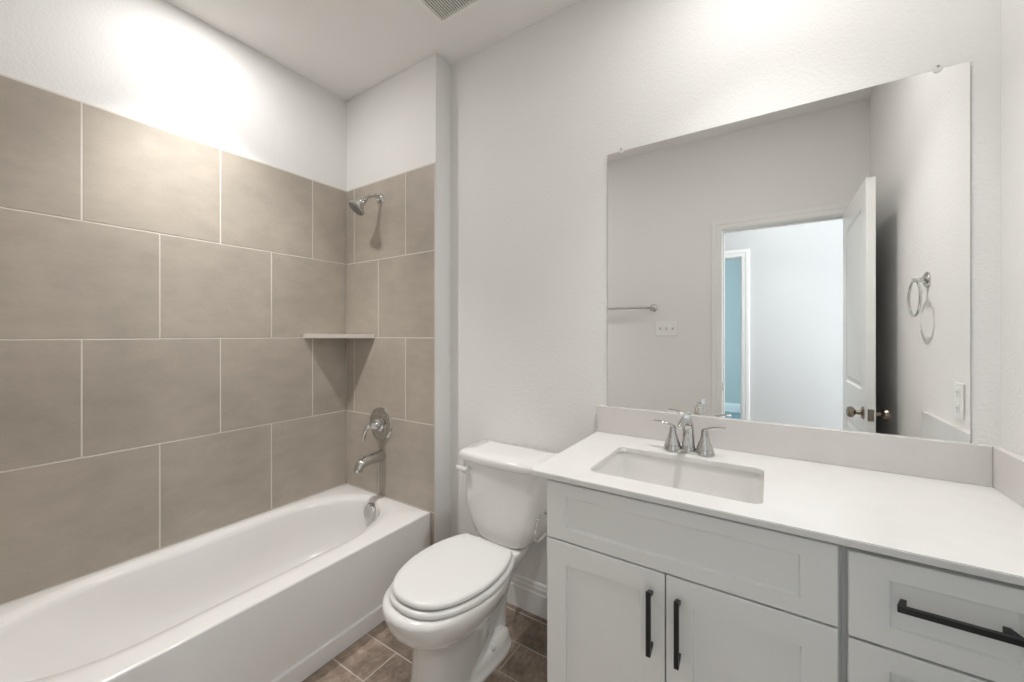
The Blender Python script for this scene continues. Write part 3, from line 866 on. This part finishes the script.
# ------------------------------------------------------------------ paper holder on the cabinet side
t = thing('toilet_paper_holder', 'empty chrome paper holder on the vanity side in front of the toilet tank', 'paper holder', (KX0, 1.15, 0.70))
bm = bmesh.new()
lathe(bm, (KX0 - 0.0004, 1.150, 0.708), (-1, 0, 0), [(0.020, -0.0004), (0.020, 0.004), (0.016, 0.010), (0.008, 0.013), (0.008, 0.062), (0.010, 0.066), (0.0, 0.070)], 28)
obj('post', bm, M_CHROME, t)
bm = bmesh.new()
tube(bm, smooth_path([(-0.617, 1.150, 0.708, 0.0036), (-0.617, 1.120, 0.712, 0.0036), (-0.617, 1.092, 0.700, 0.0036), (-0.617, 1.080, 0.675, 0.0036), (-0.617, 1.080, 0.650, 0.0036), (-0.617, 1.090, 0.636, 0.004), (-0.617, 1.12, 0.634, 0.0046), (-0.617, 1.205, 0.634, 0.0046)], 6), 12)
obj('roll_arm', bm, M_CHROME, t)

# ------------------------------------------------------------------ things seen in the mirror
t = thing('towel_ring', 'round chrome towel ring on the right wall', 'towel ring', (XR, 1.004, 1.50))
bm = bmesh.new()
lathe(bm, (XR, 1.004, 1.508), (-1, 0, 0), [(0.031, 0), (0.031, 0.004), (0.024, 0.010), (0.012, 0.014), (0.009, 0.030), (0.010, 0.044), (0, 0.047)], 32)
obj('mount', bm, M_CHROME, t)
bm = bmesh.new()
tube(bm, [(XR - 0.038, 1.004 + 0.074 * math.sin(a), 1.437 + 0.070 * math.cos(a), 0.0048) for a in [2 * math.pi * i / 48 for i in range(48)]], 12, closed=True, up0=(1, 0, 0))
obj('ring', bm, M_CHROME, t)

t = thing('towel_bar', 'long chrome towel bar on the wall left of the doorway', 'towel bar', (-1.06, YF, 1.505))
for x in (-0.765, -1.375):
    bm = bmesh.new()
    lathe(bm, (x, YF, 1.505), (0, 1, 0), [(0.030, 0), (0.030, 0.004), (0.023, 0.010), (0.012, 0.014), (0.010, 0.045), (0.013, 0.050), (0.013, 0.066), (0.008, 0.070), (0, 0.071)], 32)
    obj('mount', bm, M_CHROME, t)
bm = bmesh.new()
tube(bm, [(-1.375, YF + 0.057, 1.505, 0.008), (-0.765, YF + 0.057, 1.505, 0.008)], 16)
obj('rail', bm, M_CHROME, t)

t = thing('light_switch', 'white three gang light switch plate below the towel bar end', 'light switch', (-0.668, YF, 1.285))
bm = bmesh.new(); bx(bm, -0.750, -0.586, YF, YF + 0.006, 1.283, 1.399, 0.003, 2)
obj('cover_plate', bm, M_PLATE, t, wn=True)
for x in (-0.714, -0.668, -0.622):
    bm = bmesh.new()
    bx(bm, x - 0.006, x + 0.006, YF + 0.005, YF + 0.0068, 1.329, 1.353)
    sl = obj('slot', bm, M_CABIN, t, smooth=False)
    bm = bmesh.new()
    loft(bm, [[(x - 0.0045, YF + 0.006, 1.334), (x + 0.0045, YF + 0.006, 1.334), (x + 0.0045, YF + 0.006, 1.347), (x - 0.0045, YF + 0.006, 1.347)],
              [(x - 0.0035, YF + 0.018, 1.344), (x + 0.0035, YF + 0.018, 1.344), (x + 0.0035, YF + 0.019, 1.351), (x - 0.0035, YF + 0.019, 1.351)]])
    obj('toggle', bm, M_PLATE, t, smooth=False)

t = thing('wall_outlet', 'white outlet plate on the right wall above the side splash', 'outlet', (XR, 1.315, 1.025))
bm = bmesh.new(); bx(bm, XR - 0.006, XR, 1.279, 1.351, 1.022, 1.138, 0.003, 2)
obj('cover_plate', bm, M_PLATE, t, wn=True)
for z in (1.054, 1.106):
    bm = bmesh.new()
    bx(bm, XR - 0.0078, XR - 0.005, 1.299, 1.331, z - 0.015, z + 0.015, 0.001, 1)
    f = obj('socket', bm, M_PLATE, t, smooth=False)
    bm = bmesh.new()
    bx(bm, XR - 0.0082, XR - 0.0075, 1.307, 1.309, z - 0.004, z + 0.006); bx(bm, XR - 0.0082, XR - 0.0075, 1.321, 1.323, z - 0.004, z + 0.006)
    bx(bm, XR - 0.0082, XR - 0.0075, 1.313, 1.317, z - 0.011, z - 0.007)
    obj('slots', bm, M_DARK, f, smooth=False)
